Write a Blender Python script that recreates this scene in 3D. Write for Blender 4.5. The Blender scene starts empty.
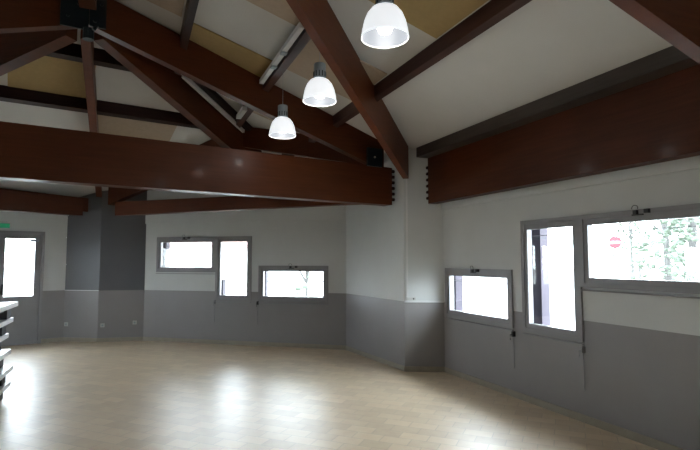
import bpy, bmesh, math, random
from mathutils import Vector, Matrix
random.seed(7)
sc = bpy.context.scene
COL = sc.collection

# ------------------------------------------------------------------ helpers
def link(o, parent=None):
    COL.objects.link(o)
    if parent is not None:
        o.parent = parent
        o.matrix_parent_inverse = parent.matrix_basis.inverted()
    return o

def obj(name, bm, mats, parent=None, smooth=False, bevel=0.0):
    if bevel:
        es = [e for e in bm.edges if len(e.link_faces) == 2 and e.calc_face_angle(0) > 0.5]
        bmesh.ops.bevel(bm, geom=es, offset=bevel, segments=2, affect='EDGES', profile=0.6)
    bmesh.ops.recalc_face_normals(bm, faces=bm.faces[:])
    me = bpy.data.meshes.new(name)
    bm.to_mesh(me); bm.free()
    for m in (mats if isinstance(mats, (list, tuple)) else [mats]):
        me.materials.append(m)
    if smooth:
        for p in me.polygons: p.use_smooth = True
    return link(bpy.data.objects.new(name, me), parent)

def tag(o, label=None, cat=None, group=None, kind=None):
    if label: o['label'] = label
    if cat: o['category'] = cat
    if group: o['group'] = group
    if kind: o['kind'] = kind
    return o

def empty(name, loc=(0, 0, 0), label=None, cat=None, group=None, kind=None):
    o = bpy.data.objects.new(name, None); o.location = loc
    o.empty_display_size = 0.1
    COL.objects.link(o)
    return tag(o, label, cat, group, kind)

HEX = ((0, 1, 2, 3), (7, 6, 5, 4), (0, 4, 5, 1), (1, 5, 6, 2), (2, 6, 7, 3), (3, 7, 4, 0))
def hexa(bm, p, mi=0):
    vs = [bm.verts.new(q) for q in p]
    for f in HEX:
        bm.faces.new([vs[i] for i in f]).material_index = mi
    return vs

def box(bm, o, ex, ey, ez, a, b):
    """box between corner coords a and b in the frame (o; ex, ey, ez)"""
    def P(i, j, k): return o + ex * i + ey * j + ez * k
    return hexa(bm, [P(a[0], a[1], a[2]), P(b[0], a[1], a[2]), P(b[0], b[1], a[2]), P(a[0], b[1], a[2]),
                     P(a[0], a[1], b[2]), P(b[0], a[1], b[2]), P(b[0], b[1], b[2]), P(a[0], b[1], b[2])])

X, Y, Z = Vector((1, 0, 0)), Vector((0, 1, 0)), Vector((0, 0, 1))
ORG = Vector((0, 0, 0))

def beam(bm, A, B, w, ta, ba, tb, bb, off=0.0):
    """timber with plumb sides between plan points A and B; off shifts it along its plan normal"""
    A, B = Vector((A[0], A[1], 0)), Vector((B[0], B[1], 0))
    d = (B - A).normalized(); n = Vector((-d.y, d.x, 0))
    l, r = n * (w / 2 + off), n * (-w / 2 + off)
    return hexa(bm, [A + r + Z * ba, B + r + Z * bb, B + l + Z * bb, A + l + Z * ba,
                     A + r + Z * ta, B + r + Z * tb, B + l + Z * tb, A + l + Z * ta])

def lathe(bm, prof, c, n=32, cap0=False, cap1=False):
    rings = []
    for r, z in prof:
        rings.append([bm.verts.new((c[0] + r * math.cos(2 * math.pi * k / n), c[1] + r * math.sin(2 * math.pi * k / n), c[2] + z)) for k in range(n)])
    for a, b in zip(rings, rings[1:]):
        for k in range(n):
            bm.faces.new((a[k], a[(k + 1) % n], b[(k + 1) % n], b[k]))
    if cap0: bm.faces.new(rings[0])
    if cap1: bm.faces.new(rings[-1])

def tube(bm, pts, r, n=8):
    pts = [Vector(p) for p in pts]
    rr = r if isinstance(r, (list, tuple)) else [r] * len(pts)
    rings = []
    for i, p in enumerate(pts):
        d = (pts[min(i + 1, len(pts) - 1)] - pts[max(i - 1, 0)]).normalized()
        a = d.cross(Z) if abs(d.z) < 0.95 else d.cross(X)
        a.normalize(); b = d.cross(a)
        rings.append([bm.verts.new(p + (a * math.cos(2 * math.pi * k / n) + b * math.sin(2 * math.pi * k / n)) * rr[i]) for k in range(n)])
    for u, v in zip(rings, rings[1:]):
        for k in range(n):
            bm.faces.new((u[k], u[(k + 1) % n], v[(k + 1) % n], v[k]))
    bm.faces.new(rings[0]); bm.faces.new(rings[-1])

def NB(): return bmesh.new()

# ---------------------------------------------------------------- materials
def mat(name, col, rough=0.6, noise=0.06, scale=6.0, metal=0.0, coat=0.0, bump=0.0, spec=0.5, stretch=None):
    m = bpy.data.materials.new(name); m.use_nodes = True
    nt = m.node_tree; b = nt.nodes['Principled BSDF']
    b.inputs['Roughness'].default_value = rough
    b.inputs['Metallic'].default_value = metal
    b.inputs['Specular IOR Level'].default_value = spec
    if coat:
        b.inputs['Coat Weight'].default_value = coat
        b.inputs['Coat Roughness'].default_value = 0.22
    tc = nt.nodes.new('ShaderNodeTexCoord'); mp = nt.nodes.new('ShaderNodeMapping')
    nz = nt.nodes.new('ShaderNodeTexNoise'); cr = nt.nodes.new('ShaderNodeValToRGB')
    nt.links.new(tc.outputs['Object'], mp.inputs['Vector'])
    if stretch: mp.inputs['Scale'].default_value = stretch
    nt.links.new(mp.outputs['Vector'], nz.inputs['Vector'])
    nz.inputs['Scale'].default_value = scale; nz.inputs['Detail'].default_value = 5
    cr.color_ramp.elements[0].position = 0.3; cr.color_ramp.elements[1].position = 0.7
    cr.color_ramp.elements[0].color = [c * (1 - noise) for c in col] + [1]
    cr.color_ramp.elements[1].color = [min(1, c * (1 + noise)) for c in col] + [1]
    nt.links.new(nz.outputs['Fac'], cr.inputs['Fac'])
    nt.links.new(cr.outputs['Color'], b.inputs['Base Color'])
    if bump:
        bp = nt.nodes.new('ShaderNodeBump'); bp.inputs['Strength'].default_value = bump; bp.inputs['Distance'].default_value = 0.01
        nt.links.new(nz.outputs['Fac'], bp.inputs['Height']); nt.links.new(bp.outputs['Normal'], b.inputs['Normal'])
    return m

M = {}
M['white'] = mat('white_plaster', (0.60, 0.615, 0.61), 0.75, 0.02, 3)
M['ceil'] = mat('ceiling_board', (0.54, 0.525, 0.50), 0.85, 0.03, 2)
M['dado'] = mat('lilac_grey_paint', (0.255, 0.242, 0.243), 0.5, 0.03, 3)
M['colgrey'] = mat('slate_grey_paint', (0.120, 0.120, 0.130), 0.4, 0.03, 3)
M['frame'] = mat('grey_frame_paint', (0.25, 0.242, 0.25), 0.42, 0.03, 6)
M['trimwhite'] = mat('white_trim_paint', (0.72, 0.72, 0.72), 0.5, 0.02, 6)
M['skirt'] = mat('beige_skirting_tile', (0.32, 0.28, 0.22), 0.45, 0.08, 9)
M['ochre'] = mat('ochre_fibre_board', (0.35, 0.245, 0.105), 0.9, 0.05, 20)
M['tan'] = mat('tan_fibre_board', (0.40, 0.315, 0.235), 0.9, 0.05, 20)
M['steel'] = mat('black_teal_steel', (0.010, 0.018, 0.022), 0.45, 0.1, 12, metal=0.3)
M['black'] = mat('black_plastic', (0.012, 0.012, 0.013), 0.5, 0.1, 12)
M['galv'] = mat('grey_metal', (0.30, 0.35, 0.38), 0.4, 0.08, 15, metal=0.1)
M['chrome'] = mat('bright_metal', (0.6, 0.6, 0.6), 0.3, 0.03, 15, metal=1.0)
M['batten'] = mat('white_enamel', (0.68, 0.68, 0.68), 0.35, 0.02, 8)
M['table'] = mat('white_laminate', (0.62, 0.62, 0.60), 0.35, 0.03, 8)
M['plastic'] = mat('white_plastic', (0.5, 0.5, 0.48), 0.4, 0.02, 9)

def wood_mat(name, c0, c1, rough=0.44, coat=0.03):
    m = bpy.data.materials.new(name); m.use_nodes = True
    nt = m.node_tree; b = nt.nodes['Principled BSDF']
    tc = nt.nodes.new('ShaderNodeTexCoord'); mp = nt.nodes.new('ShaderNodeMapping')
    nz = nt.nodes.new('ShaderNodeTexNoise'); nz2 = nt.nodes.new('ShaderNodeTexNoise'); mx = nt.nodes.new('ShaderNodeMath')
    cr = nt.nodes.new('ShaderNodeValToRGB')
    mp.inputs['Scale'].default_value = (1.2, 1.2, 26)
    nt.links.new(tc.outputs['Object'], mp.inputs['Vector']); nt.links.new(mp.outputs['Vector'], nz.inputs['Vector'])
    nz.inputs['Scale'].default_value = 1.6; nz.inputs['Detail'].default_value = 7; nz.inputs['Distortion'].default_value = 0.6
    nt.links.new(tc.outputs['Object'], nz2.inputs['Vector']); nz2.inputs['Scale'].default_value = 1.1
    mx.operation = 'ADD'; mx.use_clamp = False
    nt.links.new(nz.outputs['Fac'], mx.inputs[0]); nt.links.new(nz2.outputs['Fac'], mx.inputs[1])
    hf = nt.nodes.new('ShaderNodeMath'); hf.operation = 'MULTIPLY'; hf.inputs[1].default_value = 0.5
    nt.links.new(mx.outputs[0], hf.inputs[0]); nt.links.new(hf.outputs[0], cr.inputs['Fac'])
    cr.color_ramp.elements[0].position = 0.36; cr.color_ramp.elements[1].position = 0.64
    cr.color_ramp.elements[0].color = list(c0) + [1]; cr.color_ramp.elements[1].color = list(c1) + [1]
    nt.links.new(cr.outputs['Color'], b.inputs['Base Color'])
    b.inputs['Roughness'].default_value = rough
    b.inputs['Coat Weight'].default_value = coat; b.inputs['Coat Roughness'].default_value = 0.12; b.inputs['Specular IOR Level'].default_value = 0.2
    return m
M['wood'] = wood_mat('red_brown_varnished_timber', (0.052, 0.0130, 0.0032), (0.084, 0.0215, 0.0058))
M['wood2'] = wood_mat('reddish_varnished_timber', (0.078, 0.0185, 0.0055), (0.118, 0.030, 0.009))
M['dark'] = wood_mat('dark_brown_timber', (0.018, 0.007, 0.005), (0.032, 0.012, 0.008), 0.5, 0.1)
M['dark_red'] = wood_mat('dark_red_brown_timber', (0.040, 0.016, 0.012), (0.062, 0.026, 0.019), 0.5, 0.1)
M['grey_wood'] = wood_mat('grey_brown_timber', (0.050, 0.040, 0.034), (0.072, 0.057, 0.048), 0.5, 0.1)
M['post'] = mat('violet_post_paint', (0.040, 0.029, 0.050), 0.6, 0.1, 8)

# floor: small beige ceramic tiles in running bond
def floor_mat(ang):
    m = bpy.data.materials.new('beige_floor_tiles'); m.use_nodes = True
    nt = m.node_tree; b = nt.nodes['Principled BSDF']
    tc = nt.nodes.new('ShaderNodeTexCoord'); mp = nt.nodes.new('ShaderNodeMapping')
    mp.inputs['Rotation'].default_value = (0, 0, ang)
    br = nt.nodes.new('ShaderNodeTexBrick')
    br.inputs['Scale'].default_value = 1.0
    br.inputs['Brick Width'].default_value = 0.26; br.inputs['Row Height'].default_value = 0.16
    br.inputs['Mortar Size'].default_value = 0.004; br.inputs['Mortar Smooth'].default_value = 0.3
    br.inputs['Color1'].default_value = (0.75, 0.585, 0.40, 1); br.inputs['Color2'].default_value = (0.63, 0.48, 0.32, 1)
    br.inputs['Mortar'].default_value = (0.54, 0.42, 0.295, 1)
    nz = nt.nodes.new('ShaderNodeTexNoise'); nz.inputs['Scale'].default_value = 9; nz.inputs['Detail'].default_value = 4
    mx = nt.nodes.new('ShaderNodeMixRGB'); mx.blend_type = 'OVERLAY'; mx.inputs['Fac'].default_value = 0.18
    nt.links.new(tc.outputs['Object'], mp.inputs['Vector']); nt.links.new(mp.outputs['Vector'], br.inputs['Vector'])
    nt.links.new(tc.outputs['Object'], nz.inputs['Vector'])
    nt.links.new(br.outputs['Color'], mx.inputs['Color1']); nt.links.new(nz.outputs['Fac'], mx.inputs['Color2'])
    nt.links.new(mx.outputs['Color'], b.inputs['Base Color'])
    b.inputs['Roughness'].default_value = 0.43; b.inputs['Specular IOR Level'].default_value = 1.0
    b.inputs['Coat Weight'].default_value = 0.45; b.inputs['Coat Roughness'].default_value = 0.37
    bp = nt.nodes.new('ShaderNodeBump'); bp.inputs['Strength'].default_value = 0.3; bp.inputs['Distance'].default_value = 0.001; bp.invert = True
    nt.links.new(br.outputs['Fac'], bp.inputs['Height']); nt.links.new(bp.outputs['Normal'], b.inputs['Normal'])
    return m
M['floor'] = floor_mat(math.radians(23))

def glass_mat():
    m = bpy.data.materials.new('window_glass'); m.use_nodes = True
    nt = m.node_tree; nt.nodes.clear()
    out = nt.nodes.new('ShaderNodeOutputMaterial'); mix = nt.nodes.new('ShaderNodeMixShader')
    tr = nt.nodes.new('ShaderNodeBsdfTransparent'); gl = nt.nodes.new('ShaderNodeBsdfGlossy'); fr = nt.nodes.new('ShaderNodeLayerWeight')
    tr.inputs['Color'].default_value = (0.93, 0.95, 0.95, 1); gl.inputs['Roughness'].default_value = 0.02; fr.inputs['Blend'].default_value = 0.5
    pw = nt.nodes.new('ShaderNodeMath'); pw.operation = 'POWER'; pw.inputs[1].default_value = 4.0
    ad = nt.nodes.new('ShaderNodeMath'); ad.operation = 'MULTIPLY_ADD'; ad.inputs[1].default_value = 0.7; ad.inputs[2].default_value = 0.03
    nt.links.new(fr.outputs['Facing'], pw.inputs[0]); nt.links.new(pw.outputs[0], ad.inputs[0])
    nt.links.new(ad.outputs[0], mix.inputs[0]); nt.links.new(tr.outputs[0], mix.inputs[1]); nt.links.new(gl.outputs[0], mix.inputs[2])
    nt.links.new(mix.outputs[0], out.inputs['Surface'])
    return m
M['glass'] = glass_mat()

def emit_mat(name, col, strength, base=(0.8, 0.8, 0.8), rough=0.3):
    m = bpy.data.materials.new(name); m.use_nodes = True
    b = m.node_tree.nodes['Principled BSDF']
    b.inputs['Base Color'].default_value = list(base) + [1]; b.inputs['Roughness'].default_value = rough
    b.inputs['Emission Color'].default_value = list(col) + [1]; b.inputs['Emission Strength'].default_value = strength
    return m
M['lamp_dome'] = emit_mat('lit_prismatic_acrylic', (0.93, 0.96, 1.0), 0.75)
M['lamp_in'] = emit_mat('lit_reflector_lining', (0.80, 0.84, 0.92), 0.36, (0.05, 0.055, 0.06))
M['lamp_rim'] = emit_mat('lit_acrylic_rim', (0.9, 0.95, 1.0), 0.85)
M['lamp_bulb'] = emit_mat('lit_lamp_bulb', (1.0, 0.98, 0.95), 9.0)
M['exit_green'] = emit_mat('green_exit_panel', (0.02, 0.35, 0.16), 0.25, (0.03, 0.30, 0.15))

# ------------------------------------------------------- the plan of the hall
R0 = Vector((1.36, 7.36, 0))
AR = math.radians(157)
dR = Vector((math.sin(AR), math.cos(AR), 0)); nR = Vector((-dR.y, dR.x, 0))     # along the ridge towards the viewer, and to the right wall
T0 = Vector((0.63, 7.508, 0)); T1 = Vector((-3.466, 4.956, 0))
dT = (T0 - T1).normalized(); nT = Vector((-dT.y, dT.x, 0))                        # along the truss to the right, and away from the viewer
N = T0 - dT * 4.1
AB_ = math.radians(57)
dB = Vector((math.sin(AB_), math.cos(AB_), 0)); nB = Vector((-dB.y, dB.x, 0))    # back slope
ZN, SL = 4.62, 0.325
def roof(p):
    q = Vector((p[0], p[1], 0)) - N
    return ZN - SL * max(abs(q.dot(nR)), q.dot(nB))
def R(s, t): return N + nR * s + dR * t           # plan point in right-slope coordinates
def Bk(s, t): return N + nB * s + dB * t
def zR(s): return ZN - SL * abs(s)

C = Vector((0.791, 7.392, 0)); D1 = Vector((-0.07, 9.16, 0)); B0 = Vector((-4.124, 10.196, 0))
L = Vector((-4.948, 10.012, 0)); L2 = Vector((-5.683, 10.134, 0))
dW = Vector((-math.sin(math.radians(50)), -math.cos(math.radians(50)), 0))
# left wall runs until it meets the left eave wall (s = -4.66)
kW = (-4.66 - (L2 - N).dot(nR)) / dW.dot(nR)
W1 = L2 + dW * kW
tEnd = 10.2
W2 = R(-4.66, tEnd); R2 = R((R0 - N).dot(nR), tEnd)

DADO = 1.0
WT = 0.11
def wall(name, A, B, openings=(), full_grey=False, lower=None, mats=None):
    """room is on the right-hand side when walking A->B ; openings (u0,u1,z0,z1)"""
    d = (B - A); Lg = d.length; d.normalize(); n = Vector((-d.y, d.x, 0))     # outward
    openings = [tuple(round(q, 4) for q in o) for o in openings]; Lg = round(Lg, 4)
    key = {0.0, Lg} | {o[0] for o in openings} | {o[1] for o in openings}
    us = sorted(key | {Lg * k / 24 for k in range(25) if all(abs(Lg * k / 24 - q) > 0.01 for q in key)})
    zs = sorted({0.0, DADO, 2.4} | {o[2] for o in openings} | {o[3] for o in openings})
    bm = NB()
    cache = {}
    def V(u, z, w):
        k = (round(u, 4), round(z, 4), w)
        if k not in cache: cache[k] = bm.verts.new(A + d * u + n * w + Z * z)
        return cache[k]
    def top(u): return roof(A + d * u) + 0.02
    def solid(u, z):
        if u < 0 or u > Lg or z < 0: return False
        for o in openings:
            if o[0] < u < o[1] and o[2] < z < o[3]: return False
        return True
    for i in range(len(us) - 1):
        u0, u1 = us[i], us[i + 1]; um = (u0 + u1) / 2
        rows = [(a, b, a, b) for a, b in zip(zs, zs[1:])] + [(zs[-1], top(u0), zs[-1], top(u1))]
        for a0, b0, a1, b1 in rows:
            zm = (a0 + b0) / 2
            if not solid(um, zm): continue
            mi = 1 if zm < DADO else 0
            f = bm.faces.new((V(u0, a0, 0), V(u1, a1, 0), V(u1, b1, 0), V(u0, b0, 0))); f.material_index = mi
            f = bm.faces.new((V(u0, b0, WT), V(u1, b1, WT), V(u1, a1, WT), V(u0, a0, WT))); f.material_index = 0
        f = bm.faces.new((V(u0, top(u0), 0), V(u1, top(u1), 0), V(u1, top(u1), WT), V(u0, top(u0), WT)))
    for o in openings:
        zz = [z for z in zs if o[2] <= z <= o[3]]; uu = [u for u in us if o[0] - 1e-5 <= u <= o[1] + 1e-5]
        for u in (o[0], o[1]):
            for a, b in zip(zz, zz[1:]): bm.faces.new((V(u, a, 0), V(u, b, 0), V(u, b, WT), V(u, a, WT)))
        for z in ([o[2], o[3]] if o[2] > 0 else [o[3]]):
            for a, b in zip(uu, uu[1:]): bm.faces.new((V(a, z, 0), V(b, z, 0), V(b, z, WT), V(a, z, WT)))
    for u in (0.0, Lg):
        zz = zs + [top(u)]
        for a, b in zip(zz, zz[1:]): bm.faces.new((V(u, a, 0), V(u, b, 0), V(u, b, WT), V(u, a, WT)))
    o = obj(name, bm, mats or [M['white'], M['dado']])
    return tag(o, kind='structure')

# window openings on the long walls: (u0, u1, z0, z1)
winR = [(0.06, 1.46, 0.80, 1.485), (1.63, 2.47, 0.79, 2.05), (2.47, 3.83, 1.33, 2.05)]
winR2 = [(4.2, 5.6, 0.80, 1.485), (5.86, 6.70, 0.79, 2.05), (6.70, 8.06, 1.33, 2.05)]
winB = [(0.27, 1.58, 1.36, 2.055), (1.58, 2.33, 0.83, 2.055), (2.48, 3.85, 0.825, 1.495)]
doorW = (0.385, 1.86, 0.0, 2.15)
def inset(o, e=0.03): return (o[0] + e, o[1] - e, o[2] + e if o[2] > 0 else 0, o[3] - e)
def merged(a, b):   # two units that share a mullion get two openings side by side
    return inset(a), inset(b)

# walking so that the room lies on the right-hand side
wr = wall('wall_right', R0, R2, [inset(o) for o in winR + winR2])
wall('wall_corner', C, R0)
wall('wall_alcove', D1, C)
wall('wall_back', B0, D1, [inset(o) for o in winB])
cm = [M['colgrey'], M['dado']]
wall('wall_pier_right', L, B0, mats=cm)
wall('wall_pier_left', L2, L, mats=cm)
wl = wall('wall_left', W1, L2, [((W1 - L2).length - doorW[1], (W1 - L2).length - doorW[0], 0.0, 2.15)])
FL = (W1 - W2).length
wall('wall_far_left', W2, W1, [(FL - 2.2, FL - 1.3, 0.83, 2.02)])  # opening out of view, added to light the pier's left face
wall('wall_rear', R2, W2)

# floor slab
plan = [R0, C, D1, B0, L, L2, W1, W2, R2]
bm = NB()
lo = [bm.verts.new(p - Z * 0.12) for p in plan]; hi = [bm.verts.new(p) for p in plan]
bm.faces.new(hi); bm.faces.new(lo)
for i in range(len(plan)):
    j = (i + 1) % len(plan); bm.faces.new((lo[i], lo[j], hi[j], hi[i]))
tag(obj('floor', bm, M['floor']), kind='structure')

# ceiling slopes
def slab(bm, pts, th=0.12):
    a = [bm.verts.new(Vector((p.x, p.y, z))) for p, z in pts]; b = [bm.verts.new(Vector((p.x, p.y, z + th))) for p, z in pts]
    bm.faces.new(a); bm.faces.new(b)
    for i in range(len(a)):
        j = (i + 1) % len(a); bm.faces.new((a[i], a[j], b[j], b[i]))
def hip_dir(sgn):          # plan direction in which sgn*s_right == s_back
    v = nR * sgn - nB
    d = Vector((-v.y, v.x, 0)).normalized()
    return d if d.dot(nB) > 0 else -d
hR, hL = hip_dir(1), hip_dir(-1)
eR, eB = 5.3, 6.3
pR = N + hR * (eR / hR.dot(nR)); pL = N + hL * (eR / -hL.dot(nR))
bR = N + hR * (eB / hR.dot(nB)); bL = N + hL * (eB / hL.dot(nB))
rdg = R(0, tEnd + 0.4)
bm = NB()
slab(bm, [(N, ZN), (rdg, ZN), (R(eR, tEnd + 0.4), zR(eR)), (bR, ZN - SL * eB)])
slab(bm, [(N, ZN), (rdg, ZN), (R(-eR, tEnd + 0.4), zR(eR)), (bL, ZN - SL * eB)])
slab(bm, [(N, ZN), (bR, ZN - SL * eB), (bL, ZN - SL * eB)])
tag(obj('ceiling', bm, M['ceil']), kind='structure')

# skirting and ledges
def strip(name, A, B, z0, z1, th, m, u0=0.0, u1=None):
    d = (B - A); Lg = d.length; d.normalize(); n = Vector((d.y, -d.x, 0))   # inward
    bm = NB(); box(bm, A, d, n, Z, (u0, 0, z0), (Lg if u1 is None else u1, th, z1))
    return tag(obj(name, bm, m, bevel=0.003), kind='structure')
for nm, a, b in (('right', R0, R2), ('corner', C, R0), ('alcove', D1, C), ('back', B0, D1), ('pier_right', L, B0), ('pier_left', L2, L)):
    strip('baseboard_' + nm, a, b, 0, 0.075, 0.012, M['skirt'])
strip('baseboard_left', W1, L2, 0, 0.075, 0.012, M['skirt'], u0=(W1 - L2).length - 0.38)
strip('trim_1', C, R0, DADO - 0.012, DADO + 0.012, 0.025, M['trimwhite'])
strip('trim_2', L2, L, DADO - 0.006, DADO + 0.006, 0.008, M['trimwhite'])
strip('trim_3', R0, R2, 2.33, 2.62, 0.03, M['white'], u0=0.0, u1=7.0)
strip('trim_4', B0, D1, 2.33, 2.60, 0.03, M['white'])

# --------------------------------------------------------------- windows
def ring(bm, o, ex, ey, ez, u0, u1, z0, z1, wl, wr_, wb, wt, y0, y1):
    box(bm, o, ex, ey, ez, (u0, y0, z0), (u0 + wl, y1, z1))
    box(bm, o, ex, ey, ez, (u1 - wr_, y0, z0), (u1, y1, z1))
    box(bm, o, ex, ey, ez, (u0 + wl, y0, z0), (u1 - wr_, y1, z0 + wb))
    box(bm, o, ex, ey, ez, (u0 + wl, y0, z1 - wt), (u1 - wr_, y1, z1))
wn = [0]
def window(A, B, op, opener=True, crank=None, sill=True, bar=True):
    """op = outer edge of the frame on the wall face; ey points into the room"""
    d = (B - A).normalized(); n = Vector((d.y, -d.x, 0))
    u0, u1, z0, z1 = op
    wn[0] += 1
    rt = empty('window_%d' % wn[0], A + d * ((u0 + u1) / 2) + Z * z0, kind='structure')
    bm = NB(); ring(bm, A, d, n, Z, u0, u1, z0, z1, 0.045, 0.045, 0.045, 0.045, -0.09, 0.022)
    obj('window_frame', bm, M['frame'], rt, bevel=0.004)
    a0, a1, b0, b1 = u0 + 0.045, u1 - 0.045, z0 + 0.045, z1 - 0.045
    bm = NB(); ring(bm, A, d, n, Z, a0, a1, b0, b1, 0.05, 0.05, 0.05, 0.06, -0.055, 0.010)
    sash = obj('sash', bm, M['frame'], rt, bevel=0.005)
    bm = NB(); box(bm, A, d, n, Z, (a0 + 0.05, -0.032, b0 + 0.05), (a1 - 0.05, -0.026, b1 - 0.06))
    obj('glass_pane', bm, M['glass'], rt)
    if bar:
        bm = NB(); box(bm, A, d, n, Z, (a0 + 0.05, -0.075, b1 - 0.135), (a1 - 0.05, -0.068, b1 - 0.127))
        obj('glazing_wire', bm, M['frame'], rt)
    if sill:
        bm = NB(); box(bm, A, d, n, Z, (u0 - 0.0, 0.0, z0 - 0.035), (u1, 0.03, z0 - 0.022))
        obj('sill_bead', bm, M['frame'], rt)
    if opener:
        um = u0 + (u1 - u0) * 0.5
        bm = NB()
        box(bm, A, d, n, Z, (um - 0.075, 0.022, z1 - 0.055), (um + 0.03, 0.038, z1 - 0.043))
        box(bm, A, d, n, Z, (um - 0.055, 0.022, z1 - 0.045), (um - 0.02, 0.05, z1 - 0.008))
        box(bm, A, d, n, Z, (um + 0.055, 0.022, z1 - 0.04), (um + 0.095, 0.055, z1 - 0.005))
        op_ = obj('opener_bracket', bm, M['black'], rt, bevel=0.003)
        bm = NB(); c = A + d * (um - 0.04) + n * 0.04 + Z * (z1 + 0.012)
        tube(bm, [c + d * 0.03 * math.cos(k * math.pi / 8) + Z * 0.025 * math.sin(k * math.pi / 8) for k in range(-1, 10)], 0.003, 6)
        obj('opener_ring', bm, M['black'], op_)
    if crank is not None:
        uc, zc = crank
        p = A + d * uc + n * 0.02
        bm = NB(); tube(bm, [p + Z * (zc + 0.03), p + Z * (zc - 0.40)], 0.0045, 8)
        rod = obj('winding_rod', bm, M['frame'], rt)
        bm = NB(); box(bm, p, d, n, Z, (-0.011, -0.019, zc - 0.035), (0.011, 0.025, zc + 0.025))
        tube(bm, [p + n * 0.02 + Z * (zc - 0.01), p + n * 0.05 + Z * (zc - 0.01), p + n * 0.05 + Z * (zc - 0.07)], 0.005, 6)
        obj('crank_handle', bm, M['frame' if op[3] - op[2] > 1 else 'black'], rod)
    return rt
window(R0, R2, winR[0], crank=(1.475, 0.74))
window(R0, R2, winR[1], opener=False, crank=(2.475, 0.72))
window(R0, R2, winR[2])
window(B0, D1, winB[0])
window(B0, D1, winB[1], opener=False, crank=(1.575, 0.80))
window(B0, D1, winB[2], crank=(2.47, 0.80))
for q in winR2: window(R0, R2, q, opener=False)
window(W2, W1, (FL - 2.23, FL - 1.27, 0.80, 2.05), opener=False)  # frames the unseen opening added to light the pier

# ------------------------------------------------------------------ door
A = L2; d = dW; n = Vector((-d.y, d.x, 0))
if n.dot(N - L2) < 0: n = -n
dr = empty('door_1', L2 + d * 1.12, kind='structure')
bm = NB()
u0, u1, _, z1 = doorW
box(bm, A, d, n, Z, (u0, -0.10, 0), (u0 + 0.055, 0.03, z1)); box(bm, A, d, n, Z, (u1 - 0.055, -0.10, 0), (u1, 0.03, z1))
box(bm, A, d, n, Z, (u0 + 0.055, -0.10, z1 - 0.055), (u1 - 0.055, 0.03, z1))
obj('door_frame', bm, M['frame'], dr, bevel=0.004)
for a, b in ((u0 + 0.055, 1.118), (1.1185, u1 - 0.055)):
    bm = NB()
    ring(bm, A, d, n, Z, a, b, 0.0, z1 - 0.055, 0.10, 0.10, 0.912, 0.09, -0.06, 0.0)
    lf = obj('door_leaf', bm, M['frame'], dr, bevel=0.004)
    bm = NB(); box(bm, A, d, n, Z, (a + 0.10, -0.033, 0.912), (b - 0.10, -0.027, z1 - 0.145))
    obj('glass_pane', bm, M['glass'], lf)
bm = NB(); box(bm, A, d, n, Z, (u0 + 0.10, 0.0, z1 - 0.20), (u0 + 0.24, 0.045, z1 - 0.155)); obj('door_closer', bm, M['galv'], dr, bevel=0.004)
bm = NB(); box(bm, A, d, n, Z, (1.03, 0.0, 0.95), (1.06, 0.05, 1.15)); obj('door_handle', bm, M['black'], dr, bevel=0.006)

ex = empty('exit_sign', L2 + d * 1.14 + Z * 2.19, 'green exit light box on the white wall above the glazed door', 'sign')
bm = NB(); box(bm, A, d, n, Z, (0.97, 0.0, 2.195), (1.31, 0.05, 2.285)); obj('housing', bm, M['galv'], ex, bevel=0.008)
bm = NB(); box(bm, A, d, n, Z, (0.975, 0.05, 2.20), (1.305, 0.062, 2.28)); obj('lit_panel', bm, M['exit_green'], ex, bevel=0.005)

# ---------------------------------------------------------- roof timbers
def bolts(root, pts, nrm, r=0.022, h=0.018, name='bolt'):
    for p in pts:
        bm = NB(); tube(bm, [p, p + nrm * h], r, 6); obj(name, bm, M['steel'], root)

# the tied truss spanning the picture
tr = empty('roof_truss', T0 - dT * 4.1 + Z * 2.42, 'red-brown timber truss with deep horizontal tie beam across the hall', 'roof truss')
bm = NB(); E0, E1 = T0 + dT * 0.0, T0 - dT * 8.2
beam(bm, E0, E1, 0.20, 2.98, 2.42, 2.98, 2.42, off=-0.10)
obj('tie_beam', bm, M['wood'], tr, bevel=0.008)
def rafter_on(a0, a1, w, depth, name, m, root, zoff=0.0, sh=0.0):
    bm = NB(); za, zb = roof(a0) - 0.005, roof(a1) - 0.005
    beam(bm, a0, a1, w, za, za - depth, zb, zb - depth, off=sh)
    return obj(name, bm, m, root, bevel=0.006)
cT = nT * 0.075
rafter_on(N + cT, T0 - dT * 0.14 + cT, 0.125, 0.42, 'rafter', M['wood'], tr)
rafter_on(N + cT, T0 - dT * 8.06 + cT, 0.125, 0.42, 'rafter', M['wood'], tr)
fT = -nT                      # towards the viewer
bm = NB()
box(bm, N, dT, fT, Z, (-0.27, 0.0, 4.09), (0.0, 0.02, 4.52)); box(bm, N, dT, fT, Z, (0.005, 0.0, 4.14), (0.17, 0.028, 4.50))
gp = obj('gusset_plate', bm, M['steel'], tr, bevel=0.004)
bolts(gp, [N + dT * x + fT * 0.028 + Z * z for x, z in ((0.06, 4.2), (0.12, 4.4), (-0.2, 4.2), (-0.1, 4.35))], fT, 0.018)
bm = NB()
tube(bm, [N + fT * 0.03 + Z * 4.10, N + fT * 0.03 + Z * 3.98], 0.055, 12)
tube(bm, [N + fT * 0.05 + dT * 0.05 + Z * 4.10, N + fT * 0.09 + dT * 0.07 + Z * 4.13, N + fT * 0.10 + dT * 0.04 + Z * 4.07], 0.02, 8)
obj('rafter_clamp', bm, M['steel'], gp)
bm = NB(); box(bm, T0, -dT, fT, Z, (0.20, 0.0, 2.965), (0.46, 0.035, 3.235))
jb = obj('joint_plate', bm, M['steel'], tr, bevel=0.006)
bm = NB(); tube(bm, [T0 - dT * 0.34 + fT * 0.035 + Z * 3.10, T0 - dT * 0.34 + fT * 0.05 + Z * 3.10], 0.014, 10); obj('bolt', bm, M['chrome'], jb)
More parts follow.
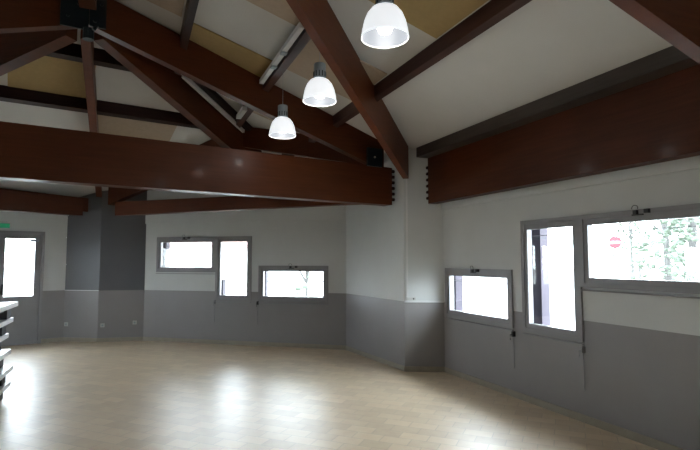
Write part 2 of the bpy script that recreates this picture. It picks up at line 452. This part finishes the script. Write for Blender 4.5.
# threaded ends showing at the column end
for k in range(6):
    z = 2.50 + 0.085 * k
    bm = NB(); tube(bm, [E0 + fT * 0.0 + Z * z - dT * 0.005, E0 + Z * z + dT * 0.035], 0.026, 6); obj('end_bolt', bm, M['dark'], tr)

def rafter_thing(a0, a1, w, depth, label, m, group='rafters running up to the roof joint', drop=0.005, name='rafter', drop1=None, depth1=None):
    bm = NB(); o0 = Vector((a0.x, a0.y, 0))
    za, zb = roof(a0) - drop, roof(a1) - (drop if drop1 is None else drop1)
    beam(bm, a0, a1, w, za, za - depth, zb, zb - (depth1 or depth))
    o = obj(name, bm, m, bevel=0.006)
    return tag(o, label, 'rafter', group)
hipend = N + hR * 4.55
rafter_thing(N + hR * 0.16 + nT * 0.14, N + hR * 4.0, 0.14, 0.43, 'dark hip rafter descending rightwards from the roof joint behind the tie beam', M['wood'], drop=0.0, drop1=0.20)
rafter_thing(N + hL * 0.22 + nT * 0.14, N + hL * 4.6, 0.16, 0.43, 'dark hip rafter descending to the left from the roof joint', M['wood'], drop=0.0, drop1=0.1)
dL = (L - N).normalized()
rafter_thing(N + dL * 0.35 - dT * 0.05, L - dL * 0.06 - dT * 0.05, 0.105, 0.36, 'slim pinkish-brown rafter dropping straight down from the roof joint', M['wood2'], drop=0.02, depth1=0.13)
# diagonal rafter that lands on the white corner column, and the next one to the right
N2 = R(0, 4.0)
dg = empty('rafter', R(2.1, 1.78), 'broad diagonal rafter landing on the white corner column, right of the lamps', 'rafter', 'rafters running up to the roof joint')
a0, a1 = R(0.18, 3.835), R(4.15, -0.395)
bm = NB(); za, zb = roof(a0) - .005, roof(a1) - .005
beam(bm, a0, a1, 0.085, za, za - 0.43, zb, zb - 0.48); obj('timber', bm, M['wood2'], dg, bevel=0.006)
dd = (a1 - a0).normalized()
for k in range(4):
    bm = NB(); p = a1 + Z * (zb - 0.08 - 0.085 * k); tube(bm, [p - dd * 0.01, p + dd * 0.035], 0.026, 6); obj('end_bolt', bm, M['dark'], dg)
rafter_thing(R(0.12, 3.98), R(4.35, 3.98), 0.10, 0.44, 'reddish rafter in the top right corner, above the long wall beam', M['wood2'])
# ridge timber
bm = NB(); beam(bm, R(0, 0.12), R(0, 7.5), 0.16, 4.60, 4.28, 4.60, 4.28); tag(obj('ridge_beam', bm, M['wood'], bevel=0.006), 'dark ridge timber running along the roof top towards the viewer', 'beam')
# gable frame between the grey pier and the white column
hp_u = None
LC = C - L
dLC = LC.normalized()
best = max(range(0, 1001), key=lambda k: roof(L + LC * (k / 1000.0)))
PK = L + LC * (best / 1000.0)
nLC = Vector((-dLC.y, dLC.x, 0))
rafter_thing(L + dLC * 0.25, PK - dLC * 0.002, 0.13, 0.36, 'dark sloping timber behind the tie beam, left of its highest point', M['wood'], 'sloping timbers between the columns')
rafter_thing(PK + dLC * 0.002, C - dLC * 0.55, 0.13, 0.36, 'dark sloping timber behind the tie beam, right of its highest point', M['wood'], 'sloping timbers between the columns')
bm = NB(); beam(bm, L + dLC * 0.5, C - dLC * 0.42 + nLC * 0.05, 0.16, 2.72, 2.455, 2.66, 2.455, off=-0.03)
tag(obj('wall_beam', bm, M['wood2'], bevel=0.006), 'reddish beam from the grey pier over the back windows', 'beam', 'beams above the walls')
dV = Vector((-math.sin(math.radians(38)), -math.cos(math.radians(38)), 0))
bm = NB(); beam(bm, L + dV * 0.36 - dLC * 0.05, L + dV * 3.9 - dLC * 0.05, 0.16, 2.80, 2.455, 2.80, 2.455)
tag(obj('wall_beam', bm, M['wood'], bevel=0.006), 'dark red beam over the glazed door at the left edge', 'beam', 'beams above the walls')
bm = NB(); p0, p1 = L + dV * 0.12 - dLC * 0.22, L + dV * 1.6 - dLC * 0.75
beam(bm, p0, p1, 0.12, 2.82, 2.55, roof(p1) - 0.01, roof(p1) - 0.30)
tag(obj('brace', bm, M['wood'], bevel=0.006), 'short sloping brace rising leftwards from the grey pier', 'brace')
# long wall beam on the right with its eave purlin
rb = empty('wall_beam', R(4.52, 3.0) + Z * 2.42, 'deep dark red beam above the right-hand windows with bolted end', 'beam', 'beams above the walls')
bm = NB(); beam(bm, R(4.525, -0.27), R(4.525, 7.0), 0.15, 3.088, 2.42, 3.088, 2.42); obj('timber', bm, M['wood'], rb, bevel=0.008)
for k in range(6):
    bm = NB(); p = R(4.455, -0.27) + Z * (2.50 + 0.09 * k); tube(bm, [p - dR * 0.03, p + dR * 0.01], 0.025, 6); obj('end_bolt', bm, M['dark'], rb)
def sbox(bm, s0, s1, t0, t1, zb, slope_top=True, zt=None):
    P = [R(s0, t0), R(s1, t0), R(s1, t1), R(s0, t1)]
    hexa(bm, [p + Z * zb for p in P] + [p + Z * ((roof(p) - 0.003) if slope_top else zt) for p in P])
bm = NB(); sbox(bm, 4.265, 4.62, -0.28, 7.0, 3.09)
tag(obj('eave_purlin', bm, M['grey_wood'], bevel=0.006), 'grey-brown eave timber lying on top of the right-hand beam', 'purlin', 'purlins under the ceiling')

# purlins
def purlinR(s, w, dep, t1, label, m):
    t0 = (N + hR * (s / hR.dot(nR)) - N).dot(dR) + 0.10
    bm = NB(); P = [R(s - w / 2, t0), R(s + w / 2, t0), R(s + w / 2, t1), R(s - w / 2, t1)]
    hexa(bm, [p + Z * (roof(p) - dep) for p in P] + [p + Z * (roof(p) - 0.003) for p in P])
    return tag(obj('purlin', bm, m, bevel=0.004), label, 'purlin', 'purlins under the ceiling')
purlinR(1.0, 0.08, 0.17, 7.2, 'dark purlin at the top of the picture, highest on the right slope', M['dark'])
purlinR(2.04, 0.08, 0.16, 1.62, 'dark purlin above the lamps, beside the white trunking', M['dark_red'])
purlinR(3.08, 0.07, 0.145, 7.2, 'dark purlin right of the lamps, bordering the wide white ceiling slope', M['dark_red'])
def purlinB(s, w, dep, label):
    ta = (hL * (s / hL.dot(nB))).dot(dB) + 0.10; tb = (hR * (s / hR.dot(nB))).dot(dB) - 0.10
    bm = NB(); P = [Bk(s - w / 2, ta), Bk(s + w / 2, ta), Bk(s + w / 2, tb), Bk(s - w / 2, tb)]
    hexa(bm, [p + Z * (ZN - SL * (p - N).dot(nB) - dep) for p in P] + [p + Z * (ZN - SL * (p - N).dot(nB) - 0.003) for p in P])
    return tag(obj('purlin', bm, M['dark'], bevel=0.004), label, 'purlin', 'purlins under the ceiling')
purlinB(1.03, 0.09, 0.17, 'short dark purlin just below the roof joint on the back slope')
purlinB(2.12, 0.09, 0.17, 'long dark purlin on the back slope, just above the tie beam')
# dark cover strip on the ceiling along the hip
bm = NB(); q0, q1 = N + hR * 1.6, N + hR * 3.9; nh = Vector((hR.y, -hR.x, 0))
beam(bm, q0 + nh * 0.17, q1 + nh * 0.17, 0.09, roof(q0 + nh * .17) - 0.004, roof(q0 + nh * .17) - 0.09, roof(q1 + nh * .17) - 0.004, roof(q1 + nh * .17) - 0.09)
tag(obj('hip_strip', bm, M['dark']), 'narrow dark strip along the ceiling crease, right of the hip rafter', 'trim strip')

# coloured acoustic panels between the purlins
def panelR(s0, s1, t0, t1, m, label):
    bm = NB(); P = [R(s0, t0), R(s1, t0), R(s1, t1), R(s0, t1)]
    hexa(bm, [p + Z * (roof(p) - 0.018) for p in P] + [p + Z * (roof(p) - 0.002) for p in P])
    tag(obj('ceiling_panel', bm, m, bevel=0.002), label, 'ceiling panel', 'coloured panels between the purlins')
def panelB(s0, s1, t0, t1, m, label):
    bm = NB(); P = [Bk(s0, t0), Bk(s1, t0), Bk(s1, t1), Bk(s0, t1)]
    f = lambda p: ZN - SL * (p - N).dot(nB)
    hexa(bm, [p + Z * (f(p) - 0.018) for p in P] + [p + Z * (f(p) - 0.002) for p in P])
    tag(obj('ceiling_panel', bm, m, bevel=0.002), label, 'ceiling panel', 'coloured panels between the purlins')
panelR(0.10, 0.94, 0.28, 1.26, M['tan'], 'tan ceiling panel at the top edge, left of the highest purlin')
panelR(1.06, 1.98, -0.72, 0.26, M['ochre'], 'ochre ceiling panel above the truss rafter, left of the white trunking')
panelR(1.06, 1.98, 1.25, 2.25, M['tan'], 'tan ceiling panel at the top edge, above the white trunking')
panelR(2.10, 3.02, -1.70, -0.74, M['tan'], 'small tan ceiling panel just behind the farthest lamp')
panelR(2.10, 3.02, 0.24, 1.22, M['tan'], 'tan ceiling panel around the middle lamp, crossed by the diagonal rafter')
panelR(2.10, 3.02, 2.20, 3.20, M['ochre'], 'ochre ceiling panel at the top edge, right of the nearest lamp')
panelB(1.09, 2.06, -0.76, 0.22, M['ochre'], 'ochre ceiling panel on the back slope, left of the slim rafter')
panelB(2.18, 3.10, 0.36, 1.56, M['tan'], 'tan ceiling panel low on the back slope, right of the slim rafter')

# white trunking / light rails along the second purlin
def rail(pa, pb, w, h, label, ends=True):
    rt = empty('ceiling_trunking', (pa + pb) / 2, label, 'trunking', 'white trunking under the ceiling')
    d = (pb - pa).normalized(); side = d.cross(Z).normalized(); up = side.cross(d)
    bm = NB(); box(bm, pa, d, side, up, (0, -w / 2, -h), ((pb - pa).length, w / 2, 0)); obj('channel', bm, M['batten'], rt, bevel=0.006)
    if ends:
        bm = NB(); Lq = (pb - pa).length
        bm.free()
        for x in (0.35, 0.6):
            bm = NB(); box(bm, pa, d, side, up, (Lq * x, -w / 2 - 0.004, -h - 0.018), (Lq * x + 0.07, w / 2 + 0.004, -h + 0.01))
            obj('coupler', bm, M['galv'], rt, bevel=0.003)
sA = 1.955
rail(R(sA, -0.2) + Z * (zR(sA) - 0.10), R(sA, 1.50) + Z * (zR(sA) - 0.10), 0.055, 0.05, 'white trunking running from the truss rafter up towards the diagonal rafter')
rail(R(sA, -1.75) + Z * (zR(sA) - 0.14), R(sA, -1.25) + Z * (zR(sA) - 0.14), 0.07, 0.06, 'short white trunking end between the hip rafter and the truss rafter', False)
qa, qb = N + hR * 1.55 + nh * 0.105, N + hR * 3.25 + nh * 0.105
rail(qa + Z * (roof(qa) - 0.12), qb + Z * (roof(qb) - 0.12), 0.04, 0.05, 'slim white trunking lying along the hip rafter', False)

# ---------------------------------------------------------------- lamps
D0 = 3.2
def lamp(px, k, rim_y, label):
    dep = D0 * k
    x, y = (px - 350) / 505 * dep, dep
    z = 1.6 + (260 - rim_y) / 505 * dep
    s = (Vector((x, y, 0)) - N).dot(nR)
    rt = empty('pendant_lamp', (x, y, z), label, 'lamp', 'bell-shaped hall lamps in a row')
    r = 0.152
    prof = [(r, 0.0), (r * 1.01, 0.012), (r * 0.98, 0.05), (r * 0.90, 0.105), (r * 0.77, 0.155), (r * 0.58, 0.192), (r * 0.42, 0.205)]
    inner = [(q * 0.965, zz) for q, zz in reversed(prof[:-1])]
    bm = NB(); lathe(bm, prof + [(r * 0.39, 0.200)] + inner + [(r, 0.0)], (x, y, z), 40)
    shade = obj('lamp_shade', bm, [M['lamp_dome'], M['lamp_in']], rt, smooth=True)
    n_out = len(prof) * 40
    for pi, pf in enumerate(shade.data.polygons):
        if pi >= n_out: pf.material_index = 1
    bm = NB(); lathe(bm, [(r * 1.015, -0.004), (r * 1.03, 0.004), (r * 1.015, 0.012), (r * 0.97, 0.004), (r * 1.015, -0.004)], (x, y, z), 40); obj('rim', bm, M['lamp_rim'], rt, smooth=True)
    bm = NB(); lathe(bm, [(0.004, 0.025), (0.04, 0.035), (0.056, 0.075), (0.046, 0.12), (0.022, 0.15), (0.02, 0.20)], (x, y, z), 20, True, True); obj('bulb', bm, M['lamp_bulb'], rt, smooth=True)
    bm = NB(); lathe(bm, [(0.030, 0.205), (0.054, 0.21), (0.056, 0.22), (0.056, 0.345), (0.052, 0.352), (0.02, 0.354)], (x, y, z), 28, True, True)
    g = obj('gear_housing', bm, M['galv'], rt, smooth=False)
    bm = NB()
    for q in range(12):
        a = 2 * math.pi * q / 12
        e = Vector((math.cos(a), math.sin(a), 0)); f = Vector((-e.y, e.x, 0))
        box(bm, Vector((x, y, z)), e, f, Z, (0.055, -0.004, 0.225), (0.060, 0.004, 0.275))
    obj('cooling_rib', bm, M['steel'], g)
    bm = NB(); tube(bm, [(x, y, z + 0.352), (x, y, roof((x, y)) - 0.02)], 0.0025, 6); obj('cord', bm, M['galv'], rt)
    li = bpy.data.lights.new('bulb_light', 'POINT'); li.energy = 5; li.shadow_soft_size = 0.05; li.color = (1.0, 0.97, 0.93)
    lo_ = bpy.data.objects.new('bulb_light', li); lo_.location = (x, y, z - 0.03); link(lo_, rt)
    lo_.location = (0, 0, -0.07); lo_.matrix_parent_inverse = Matrix()
lamp(386, 1.0, 32, 'nearest lit bell lamp at the top edge, right of the diagonal rafter')
lamp(319, 1.43, 98.5, 'middle lit bell lamp, between truss rafter and diagonal rafter')
lamp(281.5, 1.80, 134, 'farthest lit bell lamp, hanging just in front of the tie beam')

# ------------------------------------------------- small things on the walls
def socket(A_, d_, n_, u, z, label):
    rt = empty('wall_socket', A_ + d_ * u + Z * z, label, 'socket', 'wall sockets on the grey pier')
    bm = NB(); box(bm, A_, d_, n_, Z, (u - 0.037, 0.0, z - 0.037), (u + 0.037, 0.012, z + 0.037)); obj('cover_plate', bm, M['plastic'], rt, bevel=0.004)
    bm = NB(); p = A_ + d_ * u + n_ * 0.011 + Z * z; tube(bm, [p, p + n_ * 0.003], 0.02, 16); obj('socket_hole', bm, M['galv'], rt)
def inw(a, b):
    d_ = (b - a).normalized(); return d_, Vector((d_.y, -d_.x, 0))
d1, n1 = inw(L2, L); socket(L2, d1, n1, 0.06, 0.33, 'white wall socket at the left edge of the grey pier')
d2, n2 = inw(L, B0); socket(L, d2, n2, 0.09, 0.32, 'white wall socket just right of the pier edge')
socket(L, d2, n2, 0.68, 0.36, 'dim wall socket near the right side of the grey pier')
d3, n3 = inw(C, R0)
cb = empty('cable_conduit', C + d3 * 0.05 + Z * 1.02, 'thin white conduit down the corner column ending above the grey dado', 'conduit')
bm = NB(); box(bm, C, d3, n3, Z, (0.03, 0.0, 1.06), (0.055, 0.014, 2.95)); obj('channel', bm, M['trimwhite'], cb, bevel=0.003)
bm = NB(); box(bm, C, d3, n3, Z, (0.02, 0.0, 1.02), (0.16, 0.03, 1.06)); bx_ = obj('junction_box', bm, M['plastic'], cb, bevel=0.004)
bm = NB(); box(bm, C, d3, n3, Z, (0.12, 0.03, 1.03), (0.14, 0.034, 1.05)); obj('switch', bm, M['black'], bx_)

# ------------------------------------------------- stacked tables, far left
def P2(x, dep): return Vector(((x - 350) / 505 * dep, dep, 0))
tips = [(17, 0.0), (19, 0.0), (16, 0.0), (13, 0.0), (17, 0.0), (21, 0.0)]
words = ['white tabletop table with black legs, lowest in the stack at the left', 'white stacked table second from the floor in the left stack',
         'white stacked table third from the floor in the left stack', 'white stacked table third from the top in the left stack',
         'white stacked table second from the top in the left stack', 'white stacked table topmost in the stack at the left edge']
PITCH = 0.185
for i, (tx, _) in enumerate(tips):
    zb = PITCH * i
    p = P2(tx, 6.05)                        # far right corner of this tabletop
    rt = empty('folding_table', p + Z * zb, words[i], 'table', 'white tables stacked at the left edge')
    ox, oy = -nR, dR
    bm = NB(); box(bm, p, ox, oy, Z, (0, 0, zb + PITCH - 0.052), (0.75, 1.5, zb + PITCH - 0.002)); obj('tabletop', bm, M['table'], rt, bevel=0.012)
    for a, b in ((0.06, 0.05), (0.06, 1.25), (0.52, 0.05), (0.52, 1.25)):
        bm = NB(); box(bm, p, ox, oy, Z, (a, b, zb), (a + 0.17, b + 0.20, zb + PITCH - 0.052)); obj('leg', bm, M['black'], rt, bevel=0.015)
    bm = NB(); box(bm, p, ox, oy, Z, (0.09, 0.25, zb + PITCH - 0.10), (0.12, 1.25, zb + PITCH - 0.055)); obj('apron_rail', bm, M['black'], rt)

# ---------------------------------------------------------------- outdoors
M['ground'] = mat('pale_gravel', (0.34, 0.33, 0.30), 0.9, 0.12, 1.5)
M['grass'] = mat('mown_grass', (0.10, 0.14, 0.05), 0.95, 0.3, 3)
M['bark'] = mat('tree_bark', (0.055, 0.053, 0.05), 0.9, 0.25, 7)
M['leaf'] = mat('pale_leaves', (0.06, 0.078, 0.055), 0.7, 0.25, 5)
M['house'] = mat('cream_render', (0.55, 0.52, 0.47), 0.85, 0.05, 3)
M['rooft'] = mat('brown_roof_tiles', (0.16, 0.09, 0.07), 0.8, 0.15, 5)
M['shut'] = mat('grey_house_window', (0.10, 0.11, 0.13), 0.3, 0.1, 5)
M['signred'] = mat('sign_red', (0.30, 0.003, 0.010), 0.5, 0.03, 5)
M['signwhite'] = mat('sign_white', (0.75, 0.75, 0.75), 0.45, 0.03, 5)
bm = NB(); box(bm, ORG, X, Y, Z, (-90, -60, -0.6), (90, 110, -0.16))
tag(obj('ground', bm, M['ground']), kind='structure')

def post(A_, B_, u, out, dp, label, top=2.45, w=0.16):
    d_ = (B_ - A_).normalized(); o_ = Vector((-d_.y, d_.x, 0))
    rt = empty('veranda_post', A_ + d_ * u + o_ * out - Z * 0.16, label, 'post', 'posts outside the windows')
    bm = NB(); box(bm, A_, d_, o_, Z, (u - w / 2, out, -0.06), (u + w / 2, out + dp, top)); obj('shaft', bm, M['post'], rt, bevel=0.006)
    bm = NB(); box(bm, A_, d_, o_, Z, (u - w / 2 - .02, out - .015, -0.16), (u + w / 2 + .02, out + dp + .02, -0.06)); obj('foot', bm, M['galv'], rt, bevel=0.006)
post(R0, R2, 0.03, 0.13, 0.12, 'violet-brown post outside the small window of the right wall', 2.45, 0.16)
post(R0, R2, 1.69, 0.13, 0.12, 'violet-brown post outside the tall window of the right wall', 2.45, 0.18)
post(B0, D1, 0.31, 0.13, 0.12, 'grey-violet post outside the wide window of the back wall', 2.45, 0.16)
post(B0, D1, 2.485, 0.13, 0.12, 'grey-violet post outside the small window of the back wall', 2.45, 0.16)
post(B0, D1, 1.59, 0.13, 0.12, 'low grey bollard outside the tall window of the back wall', 1.22, 0.15)

def tree(x, y, h, r, label, seed, dense=520):
    rnd = random.Random(seed)
    rt = empty('tree', (x, y, -0.16), label, 'tree', 'trees outside the right-hand window')
    bm = NB()
    tube(bm, [(x, y, -0.16), (x + 0.1 * rnd.uniform(-1, 1), y, h * 0.4), (x + 0.2 * rnd.uniform(-1, 1), y + 0.1, h * 0.95)], [h * 0.012 + 0.03, h * 0.010 + 0.02, 0.03], 10)
    for k in range(9):
        z = h * rnd.uniform(0.3, 0.85); a = rnd.uniform(0, 6.28); q = r * rnd.uniform(0.5, 1)
        tube(bm, [(x, y, z), (x + q * .5 * math.cos(a), y + q * .5 * math.sin(a), z + .4), (x + q * math.cos(a), y + q * math.sin(a), z + 0.9)], [0.05, 0.03, 0.012], 6)
    obj('trunk', bm, M['bark'], rt)
    bm = NB()
    for k in range(dense):
        a = rnd.uniform(0, 6.28); q = r * math.sqrt(rnd.random()); z = h * rnd.uniform(0.12, 1.0)
        c = Vector((x + q * math.cos(a), y + q * math.sin(a), z))
        bmesh.ops.create_icosphere(bm, subdivisions=1, radius=rnd.uniform(0.04, 0.13), matrix=Matrix.Translation(c) @ Matrix.Rotation(rnd.uniform(0, 3), 4, 'X') @ Matrix.Diagonal((1, rnd.uniform(.5, 1), rnd.uniform(.3, .6), 1)))
    obj('foliage', bm, M['leaf'], rt)
def ray_pt(px, dep): return ((px - 350) / 505 * dep, dep)
for px, dep, h, r, sd, lb in ((668, 15, 7, 1.0, 1, 'leafy tree seen through the wide window, left of the bare trunk'), (690, 13, 7.5, 0.55, 2, 'tree with a thin pale trunk near the right edge of the wide window'),
                           (712, 17, 8, 1.4, 3, 'broad tree beyond the right edge of the wide window'), (632, 30, 6, 1.1, 4, 'distant small tree right of the round red sign')):
    x, y = ray_pt(px, dep); tree(x, y, h, r, lb, sd)
x, y = ray_pt(307, 17); tree(x, y, 2.3, 0.5, 'young sapling seen through the small window of the back wall', 9, 26)

# no-entry sign
sx, sy = ray_pt(615, 14)
sg = empty('road_sign', (sx, sy, -0.16), 'round red no-entry sign on a post, seen through the wide right window', 'sign')
to = Vector((-sx, -sy, 0)).normalized(); sd = Vector((-to.y, to.x, 0)); zc = 1.6 + 17.5 / 505 * 14
bm = NB(); tube(bm, [(sx, sy, -0.16), (sx, sy, zc + 0.2)], 0.03, 10); obj('pole', bm, M['galv'], sg)
P0 = Vector((sx, sy, zc))
bm = NB(); tube(bm, [P0 + to * 0.035, P0 + to * 0.05], 0.17, 32); pl = obj('disc', bm, M['signred'], sg)
bm = NB(); box(bm, P0, sd, to, Z, (-0.125, 0.05, -0.03), (0.125, 0.056, 0.03)); obj('white_bar', bm, M['signwhite'], pl)

# boundary fence posts and a house beyond
def house(c, w, dpt, h, ang, label):
    rt = empty('house', (c[0], c[1], -0.16), label, 'house')
    e = Vector((math.cos(ang), math.sin(ang), 0)); f = Vector((-e.y, e.x, 0)); o_ = Vector((c[0], c[1], -0.16))
    bm = NB(); box(bm, o_, e, f, Z, (-w / 2, 0, 0), (w / 2, dpt, h)); obj('wall', bm, M['house'], rt)
    bm = NB()
    P = lambda i, j, k: o_ + e * i + f * j + Z * k
    v = [bm.verts.new(P(*q)) for q in ((-w / 2 - .4, -.5, h), (w / 2 + .4, -.5, h), (w / 2 + .4, dpt + .5, h), (-w / 2 - .4, dpt + .5, h), (-w / 2 - .4, dpt / 2, h + 2), (w / 2 + .4, dpt / 2, h + 2))]
    for q in ((0, 1, 5, 4), (2, 3, 4, 5), (0, 4, 3), (1, 2, 5), (3, 2, 1, 0)): bm.faces.new([v[i] for i in q])
    obj('roof', bm, M['rooft'], rt)
    nwin = int(w / 1.6)
    for k in range(nwin):
        u = -w / 2 + 0.9 + k * (w - 1.8) / max(1, nwin - 1)
        bm = NB(); box(bm, o_, e, f, Z, (u - 0.4, -0.04, 0.9), (u + 0.4, 0.02, 2.0)); wf = obj('window', bm, M['trimwhite'], rt)
        bm = NB(); box(bm, o_, e, f, Z, (u - 0.33, -0.05, 0.97), (u + 0.33, -0.03, 1.93)); obj('pane', bm, M['shut'], wf)
hx, hy = ray_pt(200, 34); house((hx, hy), 9, 6, 2.6, math.radians(8), 'pale low house with brown roof beyond the back windows')
def fence(pts, label):
    a, b = Vector((*pts[0], -0.16)), Vector((*pts[1], -0.16)); d_ = (b - a).normalized(); f = Vector((-d_.y, d_.x, 0)); Lg = (b - a).length
    rt = empty('fence', a, label, 'fence')
    k = 0.0
    while k < Lg:
        bm = NB(); box(bm, a, d_, f, Z, (k, 0, 0), (k + 0.09, 0.09, 1.75)); obj('fence_post', bm, M['bark'], rt); k += 2.0
    bm = NB()
    for z in (0.3, 0.9, 1.5): box(bm, a, d_, f, Z, (0, 0.03, z), (Lg, 0.06, z + 0.05))
    obj('rail', bm, M['bark'], rt)
fence((ray_pt(585, 22), ray_pt(720, 20)), 'low post-and-rail fence beyond the wide right window')
fence((ray_pt(255, 20), ray_pt(345, 20)), 'low post-and-rail fence beyond the small back window')

# ------------------------------------------------------------------ light
w = bpy.data.worlds.new('overcast'); sc.world = w; w.use_nodes = True
nt = w.node_tree; bg = nt.nodes['Background']
tc = nt.nodes.new('ShaderNodeTexCoord'); sp = nt.nodes.new('ShaderNodeSeparateXYZ'); cr = nt.nodes.new('ShaderNodeValToRGB')
nt.links.new(tc.outputs['Generated'], sp.inputs[0]); nt.links.new(sp.outputs['Z'], cr.inputs['Fac'])
cr.color_ramp.elements[0].position = 0.0; cr.color_ramp.elements[0].color = (0.86, 0.93, 1.0, 1)
cr.color_ramp.elements[1].position = 0.8; cr.color_ramp.elements[1].color = (0.78, 0.89, 1.0, 1)
nt.links.new(cr.outputs['Color'], bg.inputs['Color'])
bg.inputs['Strength'].default_value = 27.0

# ----------------------------------------------------------------- camera
cam = bpy.data.cameras.new('camera'); co = bpy.data.objects.new('camera', cam); COL.objects.link(co)
cam.sensor_width = 36.0; cam.lens = 36.0 * 505 / 700
co.location = (0, 0, 1.6); co.rotation_euler = (math.radians(90) + math.atan(35 / 505), 0, 0)
cam.clip_start = 0.05; cam.clip_end = 300
sc.camera = co
vs = sc.view_settings
vs.view_transform = 'Standard'; vs.look = 'None'; vs.gamma = 1.0; vs.use_curve_mapping = False
vs.exposure = 0.12
